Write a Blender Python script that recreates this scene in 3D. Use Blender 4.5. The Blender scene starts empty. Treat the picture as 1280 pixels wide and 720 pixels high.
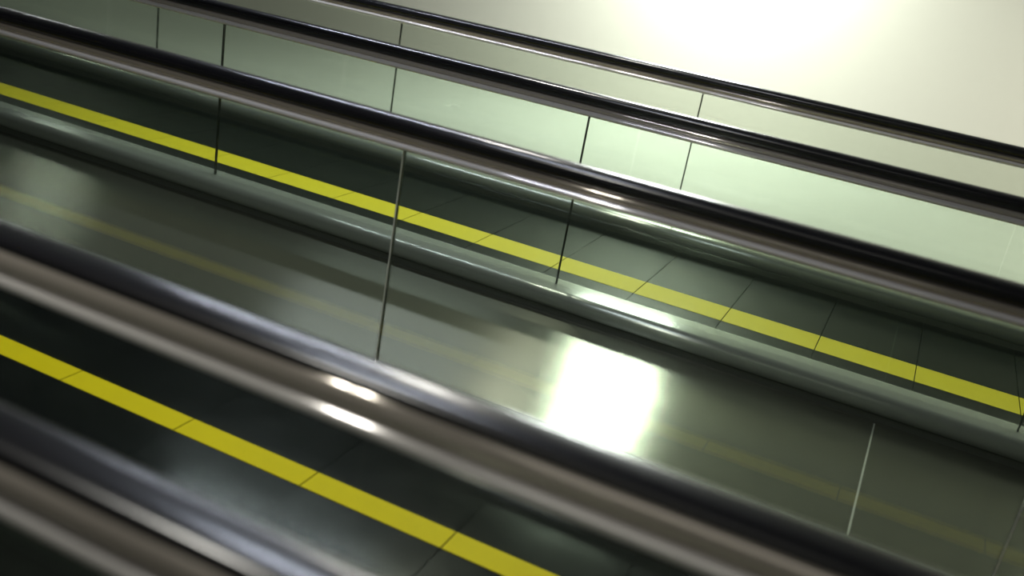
import bpy, bmesh, math
from mathutils import Matrix, Vector

S = bpy.context.scene
COL = S.collection
EYE = 1.498                     # height of the camera above the floor, metres

# ------------------------------------------------------------------ materials
def new_mat(name):
    m = bpy.data.materials.new(name)
    m.use_nodes = True
    nt = m.node_tree
    nt.nodes.clear()
    out = nt.nodes.new('ShaderNodeOutputMaterial')
    return m, nt, out

def pbr(name, col, rough=.5, metal=0., spec=.5, noise=.0, nscale=(8, 8, 8), rough_noise=0., bump=0., coat=0., aniso=0.):
    m, nt, out = new_mat(name)
    b = nt.nodes.new('ShaderNodeBsdfPrincipled')
    b.inputs['Roughness'].default_value = rough
    b.inputs['Metallic'].default_value = metal
    b.inputs['Specular IOR Level'].default_value = spec
    b.inputs['Coat Weight'].default_value = coat
    b.inputs['Coat Roughness'].default_value = .12
    b.inputs['Anisotropic'].default_value = aniso
    nt.links.new(b.outputs[0], out.inputs[0])
    if aniso:                                    # brushed along the walkway
        tg = nt.nodes.new('ShaderNodeTangent')
        tg.direction_type = 'RADIAL'; tg.axis = 'X'
        nt.links.new(tg.outputs[0], b.inputs['Tangent'])
    tc = nt.nodes.new('ShaderNodeTexCoord')
    mp = nt.nodes.new('ShaderNodeMapping')
    mp.inputs['Scale'].default_value = nscale
    nz = nt.nodes.new('ShaderNodeTexNoise')
    nz.inputs['Scale'].default_value = 1.
    nz.inputs['Detail'].default_value = 4.
    nt.links.new(tc.outputs['Object'], mp.inputs[0])
    nt.links.new(mp.outputs[0], nz.inputs['Vector'])
    r = nt.nodes.new('ShaderNodeMapRange')
    r.inputs['To Min'].default_value = 1. - noise
    r.inputs['To Max'].default_value = 1. + noise
    nt.links.new(nz.outputs['Fac'], r.inputs['Value'])
    mx = nt.nodes.new('ShaderNodeVectorMath'); mx.operation = 'SCALE'
    mx.inputs[0].default_value = col
    nt.links.new(r.outputs[0], mx.inputs['Scale'])
    nt.links.new(mx.outputs[0], b.inputs['Base Color'])
    if rough_noise:
        q = nt.nodes.new('ShaderNodeMapRange')
        q.inputs['To Min'].default_value = max(.02, rough - rough_noise)
        q.inputs['To Max'].default_value = min(1., rough + rough_noise)
        nt.links.new(nz.outputs['Fac'], q.inputs['Value'])
        nt.links.new(q.outputs[0], b.inputs['Roughness'])
    if bump:
        bp = nt.nodes.new('ShaderNodeBump')
        bp.inputs['Strength'].default_value = bump
        bp.inputs['Distance'].default_value = .002
        nt.links.new(nz.outputs['Fac'], bp.inputs['Height'])
        nt.links.new(bp.outputs[0], b.inputs['Normal'])
    return m

def glass_mat(name, tint, ior=1.40, rough=.01):
    """Clear architectural pane: tinted see-through with a Fresnel mirror on each face."""
    m, nt, out = new_mat(name)
    t = nt.nodes.new('ShaderNodeBsdfTransparent'); t.inputs[0].default_value = (*tint, 1)
    g = nt.nodes.new('ShaderNodeBsdfGlossy'); g.inputs['Roughness'].default_value = rough
    g.inputs[0].default_value = (.97, 1, .98, 1)
    f = nt.nodes.new('ShaderNodeFresnel')
    ge = nt.nodes.new('ShaderNodeNewGeometry')
    mr = nt.nodes.new('ShaderNodeMapRange')      # same mirror strength from both sides of a face
    mr.inputs['To Min'].default_value = ior; mr.inputs['To Max'].default_value = 1. / ior
    nt.links.new(ge.outputs['Backfacing'], mr.inputs['Value'])
    nt.links.new(mr.outputs[0], f.inputs[0])
    mx = nt.nodes.new('ShaderNodeMixShader')
    nt.links.new(f.outputs[0], mx.inputs[0])
    nt.links.new(t.outputs[0], mx.inputs[1])
    nt.links.new(g.outputs[0], mx.inputs[2])
    nt.links.new(mx.outputs[0], out.inputs[0])
    return m

M = dict(
    wall=pbr('cream_paint', (.40, .385, .325), .7, noise=.02, nscale=(.7, .7, .7)),
    dark_wall=pbr('dark_grey_paint', (.07, .07, .072), .7, noise=.02),
    ceiling=pbr('grey_ceiling_paint', (.13, .133, .135), .8, noise=.02),
    hall=pbr('pale_polished_stone', (.335, .348, .315), .25, noise=.04, nscale=(1.2, 1.2, 1), rough_noise=.05),
    deck=pbr('dark_brushed_steel_deck', (.285, .29, .24), .27, metal=.8, spec=.6, aniso=.93, noise=.05, nscale=(1.5, 3, 1)),
    slab=pbr('dark_pit_concrete', (.03, .03, .03), .9, noise=.1),
    rubber=pbr('black_rubber', (.008, .008, .010), .23, spec=.7, noise=.2, nscale=(3, 40, 40), rough_noise=.05),
    beige=pbr('beige_anodised_aluminium', (.48, .435, .38), .14, metal=.5, aniso=.97, noise=.06, nscale=(2, 90, 90)),
    strip=pbr('bright_brushed_aluminium', (.74, .71, .69), .17, metal=.4, aniso=.98, noise=.05, nscale=(2, 120, 120)),
    base=pbr('satin_aluminium_skirt', (.32, .34, .315), .22, metal=.5, aniso=.9, noise=.05, nscale=(2, 60, 60)),
    kick=pbr('black_kick_plate', (.06, .065, .055), .5, noise=.1),
    gasket=pbr('dark_glass_edge', (.012, .016, .013), .18, spec=.8),
    edge_highlight=pbr('pale_edge_highlight', (.82, .84, .76), .25, metal=.1),  # pale colour standing in for the light on a seam
    pallet=pbr('black_grooved_pallet', (.006, .0075, .009), .17, spec=.5, noise=.15, nscale=(6, 6, 6), rough_noise=.05),
    pallet_far=pbr('black_grooved_pallet_dulled', (.010, .013, .012), .38, spec=.18, noise=.15, nscale=(6, 6, 6)),  # same pallet material, gloss cut to drop the wall's reflection
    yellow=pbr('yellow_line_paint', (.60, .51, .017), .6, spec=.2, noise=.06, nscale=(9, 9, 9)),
    yellow_near=pbr('yellow_line_paint_near', (.88, .70, .003), .6, spec=.15, noise=.06, nscale=(9, 9, 9)),  # near line only: brighter, more saturated yellow than the far line
    joint=pbr('pale_joint_strip', (.36, .37, .32), .4, noise=.05),
    glass=glass_mat('green_tinted_glass', (.895, .920, .880)),
)

# ------------------------------------------------------------------ mesh helpers
def link(name, bm, mat, parent=None, loc=(0, 0, 0), smooth=False):
    bmesh.ops.recalc_face_normals(bm, faces=bm.faces)
    me = bpy.data.meshes.new(name)
    bm.to_mesh(me); bm.free()
    me.materials.append(mat)
    if smooth:
        for p in me.polygons:
            p.use_smooth = True
        try:
            me.set_sharp_from_angle(angle=math.radians(50))
        except Exception:
            pass
    o = bpy.data.objects.new(name, me)
    COL.objects.link(o)
    o.parent = parent
    o.location = loc
    return o

def box(bm, x0, x1, y0, y1, z0, z1):
    vs = [bm.verts.new(p) for p in ((x0, y0, z0), (x1, y0, z0), (x1, y1, z0), (x0, y1, z0),
                                    (x0, y0, z1), (x1, y0, z1), (x1, y1, z1), (x0, y1, z1))]
    for f in ((0, 3, 2, 1), (4, 5, 6, 7), (0, 1, 5, 4), (1, 2, 6, 5), (2, 3, 7, 6), (3, 0, 4, 7)):
        bm.faces.new([vs[i] for i in f])

def prism(bm, outline, x0, x1):
    """Extrude a closed (y, z) outline along x."""
    a = [bm.verts.new((x0, y, z)) for y, z in outline]
    b = [bm.verts.new((x1, y, z)) for y, z in outline]
    n = len(outline)
    for i in range(n):
        j = (i + 1) % n
        bm.faces.new((a[i], a[j], b[j], b[i]))
    bm.faces.new(a[::-1]); bm.faces.new(b)

def rounded(hw, z0, z1, r, cy=0., seg=6):
    """Rounded-rectangle outline in (y, z)."""
    r = min(r, hw * .999, (z1 - z0) * .499)
    pts = []
    for cx, cz, a0 in ((cy + hw - r, z1 - r, 0), (cy - hw + r, z1 - r, 90), (cy - hw + r, z0 + r, 180), (cy + hw - r, z0 + r, 270)):
        for k in range(seg + 1):
            a = math.radians(a0 + 90 * k / seg)
            pts.append((cx + r * math.cos(a), cz + r * math.sin(a)))
    return pts

def superellipse(hw, z0, z1, cy, p=2.6, n=40):
    cz, hz = (z0 + z1) / 2, (z1 - z0) / 2
    pts = []
    for k in range(n):
        a = 2 * math.pi * k / n
        c, s = math.cos(a), math.sin(a)
        pts.append((cy + hw * math.copysign(abs(c) ** (2 / p), c), cz + hz * math.copysign(abs(s) ** (2 / p), s)))
    return pts

def empty(name, label, cat, loc, group=None):
    o = bpy.data.objects.new(name, None)
    COL.objects.link(o)
    o.location = loc
    o['label'] = label; o['category'] = cat
    if group:
        o['group'] = group
    return o

def structure(name, bm, mat):
    o = link(name, bm, mat)
    o['kind'] = 'structure'
    return o

# ------------------------------------------------------------------ layout (metres)
RAIL = dict(a=5.062, b=3.668, c=2.448, d=1.007, e=.622)     # distance of each balustrade
U0, U1 = -11., 3.2
WALL_Y = 9.1
CEIL = 2.78

# ------------------------------------------------------------------ the setting
bm = bmesh.new(); box(bm, -22, 10, WALL_Y, WALL_Y + .2, -.1, CEIL); structure('wall_back', bm, M['wall'])
bm = bmesh.new(); box(bm, -22, 10, -4.2, -4., -.1, CEIL); structure('wall_front', bm, M['dark_wall'])
bm = bmesh.new(); box(bm, -22, 10, -4.2, WALL_Y + .2, CEIL, CEIL + .1); structure('ceiling', bm, M['ceiling'])
bm = bmesh.new(); box(bm, -22, 10, RAIL['a'] + .08, WALL_Y, -.1, 0); structure('floor', bm, M['hall'])
bm = bmesh.new(); box(bm, -22, 10, RAIL['c'] + .08, RAIL['b'] - .08, -.1, 0); structure('floor_middle', bm, M['deck'])
bm = bmesh.new(); box(bm, -22, 10, RAIL['e'] + .08, RAIL['d'] - .08, -.1, 0); structure('floor_near', bm, M['deck'])
bm = bmesh.new(); box(bm, -22, 10, -4., RAIL['e'] - .08, -.1, 0); structure('floor_front', bm, M['deck'])
bm = bmesh.new(); box(bm, -22, 10, -4., WALL_Y, -.22, -.12); structure('ground', bm, M['slab'])
for i, u in enumerate((.12, 1.02)):
    bm = bmesh.new(); box(bm, u - .003, u + .003, RAIL['c'] + .10, RAIL['b'] - .10, -.004, .0015)
    structure('trim_%d' % (i + 1), bm, M['joint'])

# ------------------------------------------------------------------ glass balustrades
def balustrade(y, label, seam0, near, u0=U0, u1=U1, pitch=1.815, edge='gasket'):
    t = empty('glass_balustrade', label, 'balustrade', (0, y, 0), 'glass balustrades along the moving walkways')
    zt = EYE
    if near:
        h_top, h_bot, h_cy, h_hw = .577, .606, .013, .036
        b_top, b_bot, b_hw = .592, .639, .029
        s_bot, s_hw = .662, .031
    else:
        h_top, h_bot, h_cy, h_hw = .582, .632, .0, .038
        b_top, b_bot, b_hw = .626, .656, .030
        s_bot, s_hw = .676, .036
    bm = bmesh.new(); prism(bm, superellipse(h_hw, zt - h_bot, zt - h_top, h_cy), u0, u1)
    link('handrail', bm, M['rubber'], t, smooth=True)
    bm = bmesh.new(); prism(bm, superellipse(b_hw, zt - b_bot, zt - b_top, 0., 2.3), u0, u1)
    link('handrail_guide', bm, M['beige'], t, smooth=True)
    bm = bmesh.new(); prism(bm, superellipse(s_hw, zt - s_bot, zt - b_bot + .006, 0., 2.3), u0, u1)
    link('glass_clamp', bm, M['strip'], t, smooth=True)
    zg1, zg0 = zt - s_bot + .006, zt - 1.40
    seams = [seam0 + k * pitch for k in range(-12, 12)]
    seams = [s for s in seams if u0 + .2 < s < u1 - .2]
    ends = [u0] + seams + [u1]
    for a, b in zip(ends[:-1], ends[1:]):
        bm = bmesh.new(); box(bm, a + .0026, b - .0026, -.006, .006, zg0, zg1)
        link('glass_panel', bm, M['glass'], t)
    for s in seams:
        bm = bmesh.new(); box(bm, s - .0026, s + .0026, -.0062, .0062, zg0, zg1)
        g = link('glass_joint', bm, M['gasket'], t)
        if edge == 'highlight':
            bm = bmesh.new(); box(bm, s - .0014, s + .0014, -.0075, .0075, zg0, zg1)  # pale strip: the seam's bright highlight put in as colour
            link('joint_highlight', bm, M['edge_highlight'], g)
    # skirt with rounded shoulders, and a dark recessed kick plate below
    bm = bmesh.new(); prism(bm, rounded(.098, zt - 1.474, zt - 1.392, .036), u0, u1)
    s = link('base_skirt', bm, M['base'], t, smooth=True)
    bm = bmesh.new(); box(bm, u0, u1, -.078, .078, -.1, zt - 1.472)
    link('kick_plate', bm, M['kick'], s)
    return t

balustrade(RAIL['a'], 'farthest glass balustrade with black handrail, directly in front of the bare cream wall', -2.935, False)
balustrade(RAIL['b'], 'second farthest glass balustrade, on the near side of the walkway by the cream wall', -3.048, False)
balustrade(RAIL['c'], 'middle one of the five glass balustrades, black handrail running from upper left to right edge', -1.357, False, edge='highlight')
balustrade(RAIL['d'], 'large near glass balustrade with broad beige rail guide, in front of the brighter yellow line', -1.80, True, u0=-8, u1=3)
balustrade(RAIL['e'], 'nearest glass balustrade, only its black handrail and guide crossing the bottom left corner', -1.60, True, u0=-8, u1=3)

# ------------------------------------------------------------------ moving walkways
def walkway(yc, ya, yb, label, pitch, tick, u0, u1, line_y, line_w, ymat, pmat):
    """ya..yb is the band of grooved pallets between the two skirts."""
    t = empty('moving_walkway', label, 'moving walkway', (0, yc, -.05), 'moving walkways between the glass balustrades')
    n0 = math.ceil((u0 - tick) / pitch); n1 = math.floor((u1 - tick) / pitch)
    L = pitch - .003
    w = yb - ya
    bm = bmesh.new()
    box(bm, 0, L, ya - yc, yb - yc, 0, .0465)
    ribs = int(w / .009)
    for k in range(ribs):                       # raised ribs running along the way
        y = ya - yc + (k + .5) * w / ribs
        box(bm, 0, L, y - .0033, y + .0033, .0460, .0488)
    first = link('pallet', bm, pmat, t)
    bm = bmesh.new()
    box(bm, .0005, L - .0005, line_y - yc - line_w / 2, line_y - yc + line_w / 2, .0470, .0500)
    stripe = link('yellow_line', bm, ymat, first)
    for k in range(n0, n1):
        if k == n0:
            p = first
        else:
            p = first.copy(); COL.objects.link(p); p.parent = t
            q = stripe.copy(); COL.objects.link(q); q.parent = p
        p.location = (tick + k * pitch + .002, 0, 0)
    return t

walkway((RAIL['a'] + RAIL['b']) / 2, RAIL['b'] + .082, RAIL['a'] - .082,
        'far dark moving walkway with wide yellow centre line, between the two farthest balustrades',
        .415, -2.26, U0, U1, 4.236, .20, M['yellow'], M['pallet_far'])
walkway((RAIL['c'] + RAIL['d']) / 2, RAIL['d'] + .082, RAIL['c'] - .082,
        'near black moving walkway with bright yellow centre line, behind the large near balustrade',
        .435, -1.675, -8, 3, 1.950, .085, M['yellow_near'], M['pallet'])

# ------------------------------------------------------------------ light
def lamp(name, x, y, power, size=.5, col=(1, 1, .95), sy=None, z=CEIL - .03, rot=(0, 0, 0), spread=180):
    d = bpy.data.lights.new(name, 'AREA')
    d.energy = power; d.color = col
    d.shape = 'RECTANGLE'; d.size = size; d.size_y = sy or size
    d.spread = math.radians(spread)
    o = bpy.data.objects.new(name, d)
    COL.objects.link(o)
    o.location = (x, y, z); o.rotation_euler = rot
    return o

WARM = (1, .98, .90); COOL = (.93, 1, .95); BLUE = (.80, .86, 1)
# twin fixtures over the hall floor, by the cream wall
lamp('ceiling_lamp_or_fill', -2.26, 8.05, 205, .40, COOL, sy=1.5)
lamp('ceiling_lamp_or_fill', -1.82, 8.05, 205, .40, COOL, sy=1.5)
lamp('ceiling_lamp_or_fill', 3.4, 7.0, 440, .42, WARM, sy=1.2)  # added fill to even out the right end of the wall
lamp('ceiling_lamp_or_fill', -9.35, 8.0, 12, .12, COOL, sy=1.2)
lamp('ceiling_lamp_or_fill', -9.05, 8.0, 12, .12, COOL, sy=1.2)
# small twin downlights over the gap between the walkways
lamp('ceiling_lamp_or_fill', -2.16, 4.3, 16, .08, WARM)
lamp('ceiling_lamp_or_fill', -1.98, 4.3, 16, .08, WARM)
lamp('ceiling_lamp_or_fill', -6.5, 4.3, 1.5, .08, WARM)
# a long cool strip light over the middle
lamp('strip_light', -3.2, 4.6, 48, 1.6, BLUE, sy=.07)
# small twin downlights over the near walkway
lamp('ceiling_lamp_or_fill', -1.61, .3, 14, .035, WARM)
lamp('ceiling_lamp_or_fill', -1.51, .3, 14, .035, WARM)
lamp('near_blue_fill', -1.5, 2.0, 17, .6, BLUE, sy=.12)  # added blue fill: lifts the near yellow line and handrail highlights
lamp('ceiling_lamp_or_fill', -.5, -1.6, 9, 1.6, WARM)  # added fill behind the camera for the rails' facing sides

w = bpy.data.worlds.new('hall_air'); S.world = w; w.use_nodes = True
bg = w.node_tree.nodes['Background']
bg.inputs[0].default_value = (.55, .62, .80, 1); bg.inputs[1].default_value = .25

# ------------------------------------------------------------------ camera
R = ((.89400159, -.16852225, .41516432),       # rows: image right, image down, forward; columns: along, down, across
     (.29268397, .92121459, -.25631966),
     (-.33925986, .35066212, .87289107))
right = Vector((R[0][0], R[0][2], -R[0][1]))
down = Vector((R[1][0], R[1][2], -R[1][1]))
fwd = Vector((R[2][0], R[2][2], -R[2][1]))
cd = bpy.data.cameras.new('camera')
cam = bpy.data.objects.new('camera', cd); COL.objects.link(cam)
mw = Matrix.Identity(4)
for i in range(3):
    mw[i][0] = right[i]; mw[i][1] = -down[i]; mw[i][2] = -fwd[i]
mw[2][3] = EYE
cam.matrix_world = mw
cd.sensor_width = 36.; cd.lens = 36. * 1220.165 / 1280.
cd.clip_start = .05
cd.dof.use_dof = True; cd.dof.focus_distance = 4.2; cd.dof.aperture_fstop = 1.7
S.camera = cam

S.view_settings.view_transform = 'Standard'
S.view_settings.look = 'None'
S.view_settings.gamma = 1.
S.view_settings.use_curve_mapping = False
S.view_settings.exposure = -.2
S.cycles.max_bounces = 16
S.cycles.transparent_max_bounces = 32
S.cycles.glossy_bounces = 6
